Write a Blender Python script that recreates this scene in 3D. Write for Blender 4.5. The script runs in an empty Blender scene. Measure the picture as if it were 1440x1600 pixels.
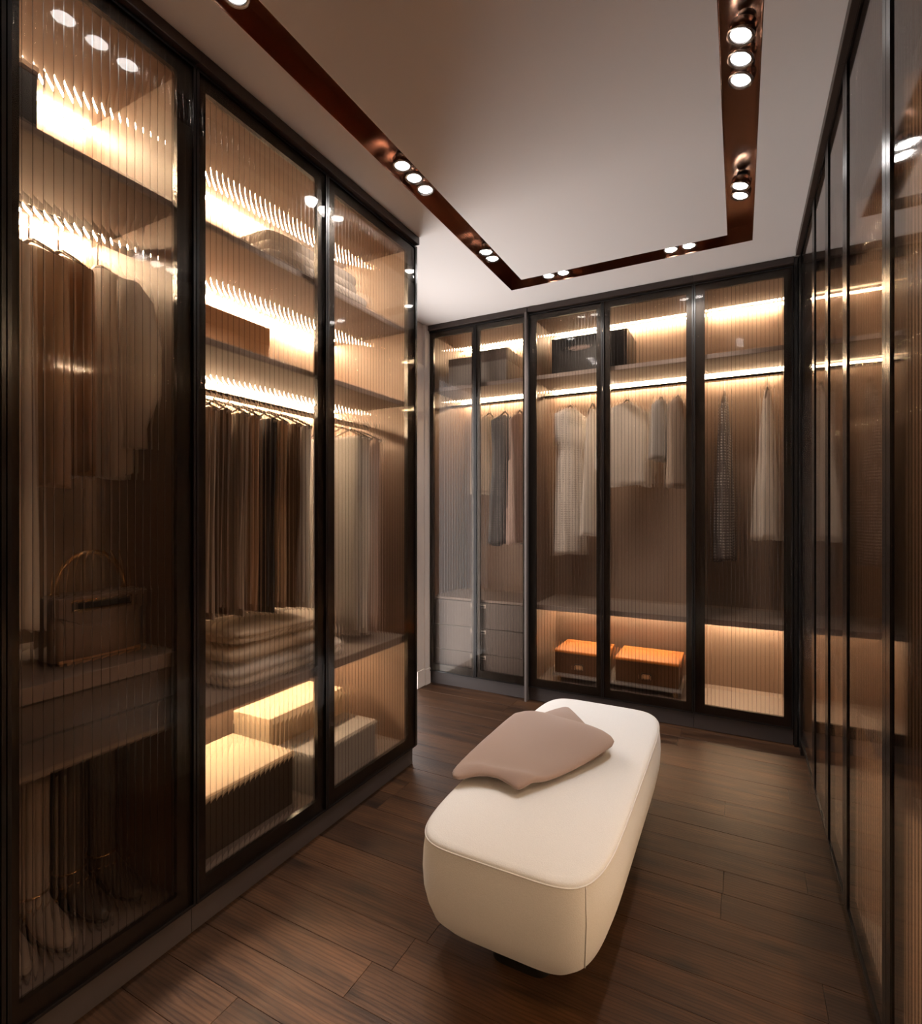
import bpy, bmesh, math, random
from mathutils import Vector, Matrix
random.seed(7)
R = math.radians
PI = math.pi
sc = bpy.context.scene
C = sc.collection

# ------------------------------------------------------------------ camera, world, exposure
CAM_H = 1.295
cam_d = bpy.data.cameras.new('camera')
cam_d.sensor_fit = 'HORIZONTAL'
cam_d.sensor_width = 36.0
cam_d.lens = 829.0 / 1440.0 * 36.0
cam_d.clip_start = 0.02
cam = bpy.data.objects.new('camera', cam_d)
cam.location = (0, 0, CAM_H)
cam.rotation_euler = (R(90), 0, math.atan(435 / 829.0))
C.objects.link(cam)
sc.camera = cam

w = bpy.data.worlds.new('world')
sc.world = w
w.use_nodes = True
w.node_tree.nodes['Background'].inputs[0].default_value = (1.0, 0.955, 0.94, 1)
w.node_tree.nodes['Background'].inputs[1].default_value = 5.2

sc.view_settings.view_transform = 'Standard'
sc.view_settings.look = 'None'
sc.view_settings.gamma = 1.0
sc.view_settings.exposure = 0.3
sc.view_settings.use_curve_mapping = False
sc.cycles.use_denoising = True
sc.cycles.max_bounces = 14
sc.cycles.diffuse_bounces = 5
sc.cycles.glossy_bounces = 6
sc.cycles.transmission_bounces = 10
sc.cycles.transparent_max_bounces = 24
sc.cycles.sample_clamp_indirect = 4.0
sc.cycles.blur_glossy = 0.5

SPOT_W = 14.0          # power of one downlight
SPOT_COL = (1.0, 0.95, 0.91)
LED_E = 270.0           # emission of the wardrobe LED strips
LED_COL = (1.0, 0.77, 0.51)

# ------------------------------------------------------------------ materials
def new_mat(name):
    m = bpy.data.materials.new(name)
    m.use_nodes = True
    nt = m.node_tree
    for n in list(nt.nodes):
        nt.nodes.remove(n)
    out = nt.nodes.new('ShaderNodeOutputMaterial')
    return m, nt, out

def N(nt, typ, **kw):
    n = nt.nodes.new(typ)
    for k, v in kw.items():
        setattr(n, k, v)
    return n

def plain(name, col, rough=0.5, metal=0.0, bump=0.0, bscale=60.0, var=0.0, vscale=6.0, spec=0.5, sheen=0.0):
    m, nt, out = new_mat(name)
    b = N(nt, 'ShaderNodeBsdfPrincipled')
    b.inputs['Base Color'].default_value = (*col, 1)
    b.inputs['Roughness'].default_value = rough
    b.inputs['Metallic'].default_value = metal
    b.inputs['Specular IOR Level'].default_value = spec
    if sheen:
        b.inputs['Sheen Weight'].default_value = sheen
    tc = N(nt, 'ShaderNodeTexCoord')
    if var > 0:
        no = N(nt, 'ShaderNodeTexNoise')
        no.inputs['Scale'].default_value = vscale
        no.inputs['Detail'].default_value = 4
        nt.links.new(tc.outputs['Object'], no.inputs['Vector'])
        mx = N(nt, 'ShaderNodeMix', data_type='RGBA')
        mx.inputs[6].default_value = (*[c * (1 - var) for c in col], 1)
        mx.inputs[7].default_value = (*[min(1, c * (1 + var)) for c in col], 1)
        nt.links.new(no.outputs['Fac'], mx.inputs[0])
        nt.links.new(mx.outputs[2], b.inputs['Base Color'])
    if bump > 0:
        n2 = N(nt, 'ShaderNodeTexNoise')
        n2.inputs['Scale'].default_value = bscale
        n2.inputs['Detail'].default_value = 3
        nt.links.new(tc.outputs['Object'], n2.inputs['Vector'])
        bp = N(nt, 'ShaderNodeBump')
        bp.inputs['Strength'].default_value = bump
        bp.inputs['Distance'].default_value = 0.003
        nt.links.new(n2.outputs['Fac'], bp.inputs['Height'])
        nt.links.new(bp.outputs['Normal'], b.inputs['Normal'])
    nt.links.new(b.outputs[0], out.inputs[0])
    return m

def emit(name, col, strength):
    m, nt, out = new_mat(name)
    e = N(nt, 'ShaderNodeEmission')
    e.inputs[0].default_value = (*col, 1)
    e.inputs[1].default_value = strength
    nt.links.new(e.outputs[0], out.inputs[0])
    return m

def schlick(nt, f0, normal=None):
    lw = N(nt, 'ShaderNodeLayerWeight')
    lw.inputs['Blend'].default_value = 0.5
    p = N(nt, 'ShaderNodeMath', operation='POWER')
    p.inputs[1].default_value = 5.0
    nt.links.new(lw.outputs['Facing'], p.inputs[0])
    a = N(nt, 'ShaderNodeMath', operation='MULTIPLY_ADD')
    a.inputs[1].default_value = 1 - f0
    a.inputs[2].default_value = f0
    nt.links.new(p.outputs[0], a.inputs[0])
    return a.outputs[0]

def glass_face():
    m, nt, out = new_mat('smoked_glass_face')
    t = N(nt, 'ShaderNodeBsdfTransparent'); t.inputs[0].default_value = (0.94, 0.90, 0.86, 1)
    g = N(nt, 'ShaderNodeBsdfGlossy'); g.inputs['Roughness'].default_value = 0.05
    g.inputs[0].default_value = (0.95, 0.92, 0.9, 1)
    mx = N(nt, 'ShaderNodeMixShader')
    nt.links.new(schlick(nt, 0.013), mx.inputs[0])
    nt.links.new(t.outputs[0], mx.inputs[1]); nt.links.new(g.outputs[0], mx.inputs[2])
    nt.links.new(mx.outputs[0], out.inputs[0])
    return m

def glass_ribs():
    m, nt, out = new_mat('smoked_glass_ribs')
    col = (0.93, 0.88, 0.83, 1)
    t = N(nt, 'ShaderNodeBsdfTransparent'); t.inputs[0].default_value = col
    r = N(nt, 'ShaderNodeBsdfRefraction'); r.inputs[0].default_value = col
    r.inputs['IOR'].default_value = 1.18; r.inputs['Roughness'].default_value = 0.0
    m1 = N(nt, 'ShaderNodeMixShader'); m1.inputs[0].default_value = 0.46
    nt.links.new(t.outputs[0], m1.inputs[1]); nt.links.new(r.outputs[0], m1.inputs[2])
    g = N(nt, 'ShaderNodeBsdfGlossy'); g.inputs['Roughness'].default_value = 0.06
    g.inputs[0].default_value = (0.9, 0.86, 0.82, 1)
    mx = N(nt, 'ShaderNodeMixShader')
    mx.inputs[0].default_value = 0.006
    nt.links.new(m1.outputs[0], mx.inputs[1]); nt.links.new(g.outputs[0], mx.inputs[2])
    nt.links.new(mx.outputs[0], out.inputs[0])
    return m

def glass_valley():
    m, nt, out = new_mat('glass_groove_shade')
    t = N(nt, 'ShaderNodeBsdfTransparent'); t.inputs[0].default_value = (0.30, 0.26, 0.24, 1)  # dark tint paints in the dark lines that refraction leaves between ribs
    g = N(nt, 'ShaderNodeBsdfGlossy'); g.inputs['Roughness'].default_value = 0.22
    mx = N(nt, 'ShaderNodeMixShader'); mx.inputs[0].default_value = 0.06
    nt.links.new(t.outputs[0], mx.inputs[1]); nt.links.new(g.outputs[0], mx.inputs[2])
    nt.links.new(mx.outputs[0], out.inputs[0])
    return m

def wood_floor():
    m, nt, out = new_mat('oak_floor')
    b = N(nt, 'ShaderNodeBsdfPrincipled')
    tc = N(nt, 'ShaderNodeTexCoord')
    oi = N(nt, 'ShaderNodeObjectInfo')
    # shift each plank's grain
    add = N(nt, 'ShaderNodeVectorMath', operation='ADD')
    sc_ = N(nt, 'ShaderNodeVectorMath', operation='SCALE'); sc_.inputs['Scale'].default_value = 37.0
    cb = N(nt, 'ShaderNodeCombineXYZ')
    nt.links.new(oi.outputs['Random'], cb.inputs[0]); nt.links.new(oi.outputs['Random'], cb.inputs[1])
    nt.links.new(cb.outputs[0], sc_.inputs[0])
    nt.links.new(tc.outputs['Object'], add.inputs[0]); nt.links.new(sc_.outputs[0], add.inputs[1])
    # distorted coordinates for cathedral grain
    mp = N(nt, 'ShaderNodeMapping'); mp.inputs['Scale'].default_value = (1.6, 14.0, 1.0)
    nt.links.new(add.outputs[0], mp.inputs[0])
    n1 = N(nt, 'ShaderNodeTexNoise'); n1.inputs['Scale'].default_value = 1.0; n1.inputs['Detail'].default_value = 5; n1.inputs['Distortion'].default_value = 1.1
    nt.links.new(mp.outputs[0], n1.inputs['Vector'])
    wv = N(nt, 'ShaderNodeTexWave'); wv.wave_type = 'BANDS'; wv.bands_direction = 'Y'
    wv.inputs['Scale'].default_value = 7.0; wv.inputs['Distortion'].default_value = 9.0; wv.inputs['Detail'].default_value = 3; wv.inputs['Detail Scale'].default_value = 0.7
    mp2 = N(nt, 'ShaderNodeMapping'); mp2.inputs['Scale'].default_value = (0.55, 3.6, 1.0)
    nt.links.new(add.outputs[0], mp2.inputs[0]); nt.links.new(mp2.outputs[0], wv.inputs['Vector'])
    fine = N(nt, 'ShaderNodeTexNoise'); fine.inputs['Scale'].default_value = 1.0; fine.inputs['Detail'].default_value = 3
    mp3 = N(nt, 'ShaderNodeMapping'); mp3.inputs['Scale'].default_value = (14.0, 260.0, 1.0)
    nt.links.new(add.outputs[0], mp3.inputs[0]); nt.links.new(mp3.outputs[0], fine.inputs['Vector'])
    # knots
    vo = N(nt, 'ShaderNodeTexVoronoi'); vo.inputs['Scale'].default_value = 1.0
    mp4 = N(nt, 'ShaderNodeMapping'); mp4.inputs['Scale'].default_value = (2.3, 6.5, 1.0)
    nt.links.new(add.outputs[0], mp4.inputs[0]); nt.links.new(mp4.outputs[0], vo.inputs['Vector'])
    kr = N(nt, 'ShaderNodeValToRGB')
    kr.color_ramp.elements[0].position = 0.03; kr.color_ramp.elements[0].color = (0.2, 0.2, 0.2, 1)
    kr.color_ramp.elements[1].position = 0.2; kr.color_ramp.elements[1].color = (1, 1, 1, 1)
    nt.links.new(vo.outputs['Distance'], kr.inputs[0])
    ramp = N(nt, 'ShaderNodeValToRGB')
    e = ramp.color_ramp.elements
    e[0].position = 0.28; e[0].color = (0.014, 0.0064, 0.0033, 1)
    e[1].position = 0.70; e[1].color = (0.064, 0.029, 0.0128, 1)
    k = ramp.color_ramp.elements.new(0.46); k.color = (0.038, 0.0172, 0.0078, 1)
    nt.links.new(n1.outputs['Fac'], ramp.inputs[0])
    wr = N(nt, 'ShaderNodeValToRGB')
    wr.color_ramp.elements[0].position = 0.05; wr.color_ramp.elements[0].color = (0.52, 0.48, 0.46, 1)
    wr.color_ramp.elements[1].position = 0.5; wr.color_ramp.elements[1].color = (1, 1, 1, 1)
    nt.links.new(wv.outputs['Fac'], wr.inputs[0])
    def mul(a, b_, f):
        x = N(nt, 'ShaderNodeMix', data_type='RGBA', blend_type='MULTIPLY')
        x.inputs[0].default_value = f
        nt.links.new(a, x.inputs[6]); nt.links.new(b_, x.inputs[7])
        return x.outputs[2]
    c1 = mul(ramp.outputs[0], wr.outputs[0], 0.75)
    c2 = mul(c1, kr.outputs[0], 0.85)
    fr = N(nt, 'ShaderNodeValToRGB')
    fr.color_ramp.elements[0].position = 0.3; fr.color_ramp.elements[0].color = (0.72, 0.72, 0.72, 1)
    fr.color_ramp.elements[1].position = 0.7; fr.color_ramp.elements[1].color = (1.15, 1.15, 1.15, 1)
    nt.links.new(fine.outputs['Fac'], fr.inputs[0])
    c3 = mul(c2, fr.outputs[0], 0.8)
    # plank tone
    tr = N(nt, 'ShaderNodeValToRGB')
    tr.color_ramp.elements[0].color = (0.72, 0.70, 0.68, 1)
    tr.color_ramp.elements[1].color = (1.2, 1.16, 1.1, 1)
    nt.links.new(oi.outputs['Random'], tr.inputs[0])
    c4 = mul(c3, tr.outputs[0], 1.0)
    nt.links.new(c4, b.inputs['Base Color'])
    b.inputs['Roughness'].default_value = 0.48
    b.inputs['Specular IOR Level'].default_value = 0.2
    bp = N(nt, 'ShaderNodeBump'); bp.inputs['Strength'].default_value = 0.25; bp.inputs['Distance'].default_value = 0.002
    nt.links.new(fine.outputs['Fac'], bp.inputs['Height']); nt.links.new(bp.outputs[0], b.inputs['Normal'])
    nt.links.new(b.outputs[0], out.inputs[0])
    return m

def dotted(name, base, dot, scale=70.0, rough=0.8):
    m, nt, out = new_mat(name)
    b = N(nt, 'ShaderNodeBsdfPrincipled'); b.inputs['Roughness'].default_value = rough
    tc = N(nt, 'ShaderNodeTexCoord')
    v = N(nt, 'ShaderNodeTexVoronoi'); v.inputs['Scale'].default_value = scale; v.inputs['Randomness'].default_value = 0.15
    nt.links.new(tc.outputs['Object'], v.inputs['Vector'])
    r = N(nt, 'ShaderNodeValToRGB'); r.color_ramp.interpolation = 'CONSTANT'
    r.color_ramp.elements[0].color = (*dot, 1); r.color_ramp.elements[1].position = 0.3; r.color_ramp.elements[1].color = (*base, 1)
    nt.links.new(v.outputs['Distance'], r.inputs[0]); nt.links.new(r.outputs[0], b.inputs['Base Color'])
    nt.links.new(b.outputs[0], out.inputs[0])
    return m

def woven(name, col, var=0.12, scale=420.0, bump=0.5, rough=0.92, trans=0.0):
    m, nt, out = new_mat(name)
    b = N(nt, 'ShaderNodeBsdfPrincipled'); b.inputs['Roughness'].default_value = rough
    b.inputs['Specular IOR Level'].default_value = 0.15
    b.inputs['Sheen Weight'].default_value = 0.25; b.inputs['Sheen Roughness'].default_value = 0.5
    tc = N(nt, 'ShaderNodeTexCoord')
    n = N(nt, 'ShaderNodeTexNoise'); n.inputs['Scale'].default_value = scale; n.inputs['Detail'].default_value = 2
    nt.links.new(tc.outputs['Object'], n.inputs['Vector'])
    mx = N(nt, 'ShaderNodeMix', data_type='RGBA')
    mx.inputs[6].default_value = (*[c * (1 - var) for c in col], 1); mx.inputs[7].default_value = (*[min(1, c * (1 + var)) for c in col], 1)
    nt.links.new(n.outputs['Fac'], mx.inputs[0]); nt.links.new(mx.outputs[2], b.inputs['Base Color'])
    bp = N(nt, 'ShaderNodeBump'); bp.inputs['Strength'].default_value = bump; bp.inputs['Distance'].default_value = 0.001
    nt.links.new(n.outputs['Fac'], bp.inputs['Height']); nt.links.new(bp.outputs[0], b.inputs['Normal'])
    if trans > 0:
        tl = N(nt, 'ShaderNodeBsdfTranslucent'); nt.links.new(mx.outputs[2], tl.inputs[0])
        ms = N(nt, 'ShaderNodeMixShader'); ms.inputs[0].default_value = trans
        nt.links.new(b.outputs[0], ms.inputs[1]); nt.links.new(tl.outputs[0], ms.inputs[2]); nt.links.new(ms.outputs[0], out.inputs[0])
    else:
        nt.links.new(b.outputs[0], out.inputs[0])
    return m

M = {}
M['ceiling'] = plain('ceiling_paint', (0.84, 0.785, 0.75), 0.85, spec=0.2)
M['wall'] = plain('wall_paint', (0.55, 0.46, 0.41), 0.8, spec=0.2)
M['trimp'] = plain('trim_paint', (0.62, 0.54, 0.49), 0.6)
M['plank'] = wood_floor()
M['subfloor'] = plain('floor_joint', (0.012, 0.008, 0.006), 0.9)
M['frame'] = plain('black_metal_frame', (0.011, 0.009, 0.008), 0.22, 0.0, bump=0.35, bscale=90, spec=0.6)
M['edge'] = plain('black_edge_profile', (0.010, 0.008, 0.0075), 0.25, 0.3)
M['plinth'] = plain('plinth_board', (0.052, 0.040, 0.037), 0.5)
M['cornice'] = plain('cornice_board', (0.040, 0.026, 0.021), 0.4, var=0.25, vscale=20)
M['carcass'] = plain('carcass_board', (0.19, 0.125, 0.092), 0.55, var=0.06, vscale=9)
M['back'] = plain('back_board', (0.32, 0.235, 0.185), 0.6, var=0.05, vscale=7)
M['shelf'] = plain('shelf_board', (0.21, 0.172, 0.157), 0.45, var=0.06)
M['divider'] = plain('divider_panel_paint', (0.13, 0.105, 0.095), 0.5)
M['drawer'] = plain('drawer_lacquer', (0.105, 0.088, 0.084), 0.35)
M['gface'] = glass_face()
M['gribs'] = glass_ribs()
M['gvalley'] = glass_valley()
M['led_bright'] = emit('led_emission_strong', LED_COL, LED_E * 1.6)
M['led_soft'] = emit('led_emission_soft', LED_COL, LED_E * 0.7)
M['led'] = emit('led_emission', LED_COL, LED_E * 0.6)
M['lens'] = emit('downlight_emission', (1.0, 0.97, 0.94), 45.0)
M['ring'] = plain('chrome_ring', (0.55, 0.55, 0.56), 0.18, 1.0)
M['channel'] = plain('bronze_mirror', (0.38, 0.21, 0.14), 0.26, 1.0)
M['rod'] = plain('rod_metal', (0.03, 0.025, 0.022), 0.3, 0.8)
M['brass'] = plain('brass', (0.75, 0.50, 0.25), 0.25, 1.0)
M['chrome'] = plain('satin_metal', (0.6, 0.56, 0.52), 0.3, 1.0)
M['bench'] = woven('cream_boucle', (0.69, 0.68, 0.67), 0.08, 330, 0.6)
M['throw'] = woven('taupe_wool', (0.285, 0.205, 0.175), 0.10, 500, 0.45)
M['dark'] = plain('bench_plinth_black', (0.008, 0.007, 0.006), 0.6)
M['white'] = woven('white_cotton', (0.90, 0.87, 0.84), 0.05, 300, 0.2, trans=0.45)
M['cream'] = woven('cream_knit', (0.78, 0.68, 0.56), 0.08, 220, 0.5, trans=0.3)
M['beige'] = woven('beige_linen', (0.68, 0.52, 0.38), 0.10, 300, 0.3, trans=0.3)
M['tan'] = woven('tan_cloth', (0.50, 0.34, 0.23), 0.10, 300, 0.3, trans=0.3)
M['grey'] = woven('grey_cloth', (0.48, 0.46, 0.45), 0.10, 300, 0.3, trans=0.3)
M['slate'] = dotted('slate_print', (0.17, 0.18, 0.20), (0.32, 0.31, 0.32), 60)
M['charcoal'] = woven('charcoal_cloth', (0.045, 0.04, 0.04), 0.2, 300, 0.3)
M['brown'] = woven('brown_cloth', (0.26, 0.18, 0.135), 0.12, 300, 0.3, trans=0.3)
M['taupe'] = woven('taupe_cloth', (0.44, 0.36, 0.30), 0.10, 300, 0.3, trans=0.3)
M['lace'] = dotted('white_lace', (0.82, 0.79, 0.76), (0.42, 0.38, 0.35), 62)
M['dots'] = dotted('dotted_cloth', (0.16, 0.14, 0.14), (0.75, 0.72, 0.70), 58)
M['pink'] = woven('blush_cloth', (0.62, 0.50, 0.46), 0.06, 300, 0.3, trans=0.3)
M['orangeshade'] = plain('shaded_orange_card', (0.10, 0.040, 0.014), 0.5)  # box sides below the orange lid: shade painted in as brown
M['orange'] = plain('orange_card', (0.78, 0.26, 0.045), 0.5, var=0.04)
M['blackbox'] = plain('black_card', (0.012, 0.010, 0.010), 0.35)
M['greybox'] = plain('grey_card', (0.30, 0.28, 0.27), 0.6)
M['greylid'] = plain('grey_brown_lid', (0.14, 0.11, 0.095), 0.6)
M['creambox'] = plain('cream_card', (0.75, 0.60, 0.42), 0.6, var=0.04)
M['brownbox'] = plain('dark_brown_card', (0.035, 0.024, 0.018), 0.6)
M['tanbox'] = plain('tan_card', (0.60, 0.34, 0.18), 0.6, var=0.05)
M['leather'] = plain('taupe_leather', (0.16, 0.115, 0.095), 0.35, bump=0.3, bscale=220)
M['boot'] = plain('dark_leather', (0.055, 0.045, 0.042), 0.3, bump=0.2, bscale=160)
M['bootg'] = plain('grey_leather', (0.24, 0.20, 0.18), 0.35, bump=0.2, bscale=160)
M['void'] = plain('slot_black', (0.004, 0.003, 0.003), 0.6)

# ------------------------------------------------------------------ mesh helpers
class MB:
    def __init__(self):
        self.v = []; self.f = []; self.mi = []; self.sm = []
    def quad(self, pts, mi=0, smooth=False):
        b = len(self.v); self.v += [tuple(p) for p in pts]
        self.f.append(tuple(range(b, b + len(pts)))); self.mi.append(mi); self.sm.append(smooth)
    def box(self, x0, x1, y0, y1, z0, z1, mi=0):
        if x0 > x1: x0, x1 = x1, x0
        if y0 > y1: y0, y1 = y1, y0
        if z0 > z1: z0, z1 = z1, z0
        b = len(self.v)
        self.v += [(x0, y0, z0), (x1, y0, z0), (x1, y1, z0), (x0, y1, z0), (x0, y0, z1), (x1, y0, z1), (x1, y1, z1), (x0, y1, z1)]
        for q in ((0, 3, 2, 1), (4, 5, 6, 7), (0, 1, 5, 4), (1, 2, 6, 5), (2, 3, 7, 6), (3, 0, 4, 7)):
            self.f.append(tuple(b + i for i in q)); self.mi.append(mi); self.sm.append(False)
        return self
    def rings(self, rings, cap0=True, cap1=True, mi=0, smooth=True):
        n = len(rings[0]); b = len(self.v)
        for r in rings: self.v += [tuple(p) for p in r]
        for i in range(len(rings) - 1):
            for j in range(n):
                k = (j + 1) % n
                self.f.append((b + i * n + j, b + i * n + k, b + (i + 1) * n + k, b + (i + 1) * n + j)); self.mi.append(mi); self.sm.append(smooth)
        if cap0:
            self.f.append(tuple(b + j for j in reversed(range(n)))); self.mi.append(mi); self.sm.append(False)
        if cap1:
            o = b + (len(rings) - 1) * n
            self.f.append(tuple(o + j for j in range(n))); self.mi.append(mi); self.sm.append(False)
        return self
    def tube(self, pts, r, n=8, closed=False):
        pts = [Vector(p) for p in pts]
        rr = r if isinstance(r, (list, tuple)) else [r] * len(pts)
        rings = []
        up = None
        for i, p in enumerate(pts):
            if closed:
                t = pts[(i + 1) % len(pts)] - pts[i - 1]
            else:
                t = pts[min(i + 1, len(pts) - 1)] - pts[max(i - 1, 0)]
            t.normalize()
            if up is None:
                up = Vector((0, 0, 1)) if abs(t.z) < 0.9 else Vector((1, 0, 0))
            a = t.cross(up)
            if a.length < 1e-4: a = t.orthogonal()
            a.normalize(); bb = a.cross(t); bb.normalize(); up = bb
            rings.append([p + (a * math.cos(2 * PI * j / n) + bb * math.sin(2 * PI * j / n)) * rr[i] for j in range(n)])
        if closed: rings.append(rings[0])
        return self.rings(rings, not closed, not closed)
    def build(self, name, mats, parent=None, bevel=0.0, loc=None, fix=True, segs=2):
        me = bpy.data.meshes.new(name)
        me.from_pydata(self.v, [], self.f)
        mats = mats if isinstance(mats, (list, tuple)) else [mats]
        for m in mats: me.materials.append(M[m] if isinstance(m, str) else m)
        me.polygons.foreach_set('material_index', self.mi)
        me.polygons.foreach_set('use_smooth', self.sm)
        if fix:
            bm = bmesh.new(); bm.from_mesh(me)
            bmesh.ops.recalc_face_normals(bm, faces=bm.faces)
            bm.to_mesh(me); bm.free()
        me.update()
        o = bpy.data.objects.new(name, me)
        C.objects.link(o)
        if parent is not None: o.parent = parent
        if loc is not None: o.location = loc
        if bevel > 0:
            md = o.modifiers.new('bevel', 'BEVEL'); md.width = bevel; md.segments = segs; md.limit_method = 'ANGLE'; md.angle_limit = R(50)
        return o

def box(name, mat, b, parent=None, bevel=0.0):
    return MB().box(*b).build(name, mat, parent, bevel)

def tag(o, label=None, cat=None, group=None, kind=None):
    if label: o['label'] = label
    if cat: o['category'] = cat
    if group: o['group'] = group
    if kind: o['kind'] = kind
    return o

def empty(name, loc=(0, 0, 0), rz=0.0):
    o = bpy.data.objects.new(name, None)
    o.empty_display_size = 0.1
    o.location = loc; o.rotation_euler = (0, 0, rz)
    C.objects.link(o)
    return o

# ------------------------------------------------------------------ the room shell
H = 2.70
XL, XR, YF, YB = -2.10, 0.90, -0.95, 4.10      # inner faces of the walls
fl = tag(box('floor', 'subfloor', (XL, XR, YF, YB, -0.06, -0.012)), 'dark brown oak plank floor of the dressing room', 'floor', kind='structure')
# planks: boards run across the room, each one an object
PW = 0.1285
joints = {}
row0 = 0.9785 - PW * 15
r = 0
known = {0.9785 - PW: -1.185, 1.107: -0.936, 1.107 + PW * 6: -0.054, 1.107 + PW * 11: -0.057, 1.107 + PW * 8: 0.206, 1.107 + PW * 13: 0.2}
y = row0
plank_meshes = {}
while y < YB:
    L = random.choice([1.05, 1.2, 1.35])
    j0 = None
    for ky, kx in known.items():
        if abs(ky - y) < 0.03: j0 = kx
    if j0 is None: j0 = random.uniform(-1.0, 0.0)
    xs = [j0]
    while xs[0] > XL: xs.insert(0, xs[0] - L)
    while xs[-1] < XR: xs.append(xs[-1] + L)
    xs = [XL] + [x for x in xs if XL + 0.12 < x < XR - 0.12] + [XR]
    for a, b_ in zip(xs[:-1], xs[1:]):
        y1 = min(y + PW, YB); y0 = max(y, YF)
        if y1 - y0 < 0.02: continue
        hx, hy = (b_ - a) / 2 - 0.0005, (y1 - y0) / 2 - 0.0005
        o = MB().box(-hx, hx, -hy, hy, -0.012, 0.0 - random.uniform(0, 0.0006)).build('plank', 'plank', fl, 0.0007, ((a + b_) / 2, (y0 + y1) / 2, 0))
        o.modifiers['bevel'].segments = 1
    y += PW

tag(box('wall_back', 'wall', (XL, XR, YB, YB + 0.1, 0, H + 0.2)), 'wall behind the far wardrobes', 'wall', kind='structure')
# the left wall has an open doorway between the two wardrobe runs; daylight of the next room comes in through it
DY0, DY1, DH = 2.36, 3.29, 2.39
tag(MB().box(XL - 0.1, XL, YF, DY0, 0, H + 0.2).box(XL - 0.1, XL, DY1, YB, 0, H + 0.2).box(XL - 0.1, XL, DY0, DY1, DH, H + 0.2).build('wall_left', 'wall'),
    'pale wall with an open doorway between the two wardrobe runs', 'wall', kind='structure')
tag(box('wall_front', 'wall', (XL, XR, YF - 0.1, YF, 0, H + 0.2)), 'wall behind the viewer', 'wall', kind='structure')
tag(box('wall_right', 'wall', (XR, XR + 0.1, YF, YB, 0, H + 0.2)), 'wall behind the right wardrobe run', 'wall', kind='structure')
tag(MB().box(XL, XL + 0.020, DY1 - 0.004, 3.385, 0, 0.125).box(XL, XL + 0.028, 3.387, 3.455, 0, 0.118).build('baseboard_left', 'trimp', None, 0.002), 'pale tall baseboard beside the far wardrobe', 'baseboard', kind='structure')
tag(MB().box(XL, XL + 0.022, 3.385, 3.455, 0.119, 2.695).build('trim_1', 'trimp', None, 0.002), 'narrow pale filler strip beside the far wardrobe', 'trim', kind='structure')
tag(MB().box(XL, XL + 0.014, DY1 - 0.004, 3.383, 0.126, DH).build('trim_2', 'trimp', None, 0.002), 'pale doorway casing ending below the ceiling', 'trim', kind='structure')

# ceiling with the rectangular slot cut out of it
LX0, LX1, RX0, RX1 = -1.280, -1.168, -0.055, 0.060
BY0, BY1, FY0, FY1 = 3.012, 3.130, -0.50, -0.385
cm = MB()
T = H + 0.012
cm.box(XL, LX0, YF, YB, H, T).box(RX1, XR, YF, YB, H, T).box(LX0, RX1, BY1, YB, H, T).box(LX0, RX1, YF, FY0, H, T).box(LX1, RX0, FY1, BY0, H, T)
cm.box(XL, XR, YF, YB, H + 0.16, H + 0.2)
tag(cm.build('ceiling', 'ceiling'), 'warm off-white ceiling with a recessed light slot', 'ceiling', kind='structure')

# bronze mirror lined channel
ch = empty('light_channel', ((LX0 + RX1) / 2, (FY0 + BY1) / 2, H))
tag(ch, 'bronze mirrored channel recessed as a rectangle in the ceiling', 'light channel')
ox, oy = ch.location.x, ch.location.y
def chan(name, b):
    return MB().box(b[0] - ox, b[1] - ox, b[2] - oy, b[3] - oy, b[4] - H, b[5] - H).build(name, 'channel', ch)
ZT = H + 0.085
t_ = 0.006
chan('top_strip', (LX0, LX1, FY0, BY1, ZT, ZT + t_)); chan('top_strip', (RX0, RX1, FY0, BY1, ZT, ZT + t_))
chan('top_strip', (LX1, RX0, BY0, BY1, ZT, ZT + t_)); chan('top_strip', (LX1, RX0, FY0, FY1, ZT, ZT + t_))
zb = H + 0.0005
chan('outer_lining', (LX0, LX0 + 0.002, FY0, BY1, zb, ZT)); chan('outer_lining', (RX1 - 0.002, RX1, FY0, BY1, zb, ZT))
chan('outer_lining', (LX0, RX1, BY1 - 0.002, BY1, zb, ZT)); chan('outer_lining', (LX0, RX1, FY0, FY0 + 0.002, zb, ZT))
chan('inner_lining', (LX1 - 0.002, LX1, FY1, BY0, zb, ZT)); chan('inner_lining', (RX0, RX0 + 0.002, FY1, BY0, zb, ZT))
chan('inner_lining', (LX1, RX0, BY0, BY0 + 0.002, zb, ZT)); chan('inner_lining', (LX1, RX0, FY1 - 0.002, FY1, zb, ZT))

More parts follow.
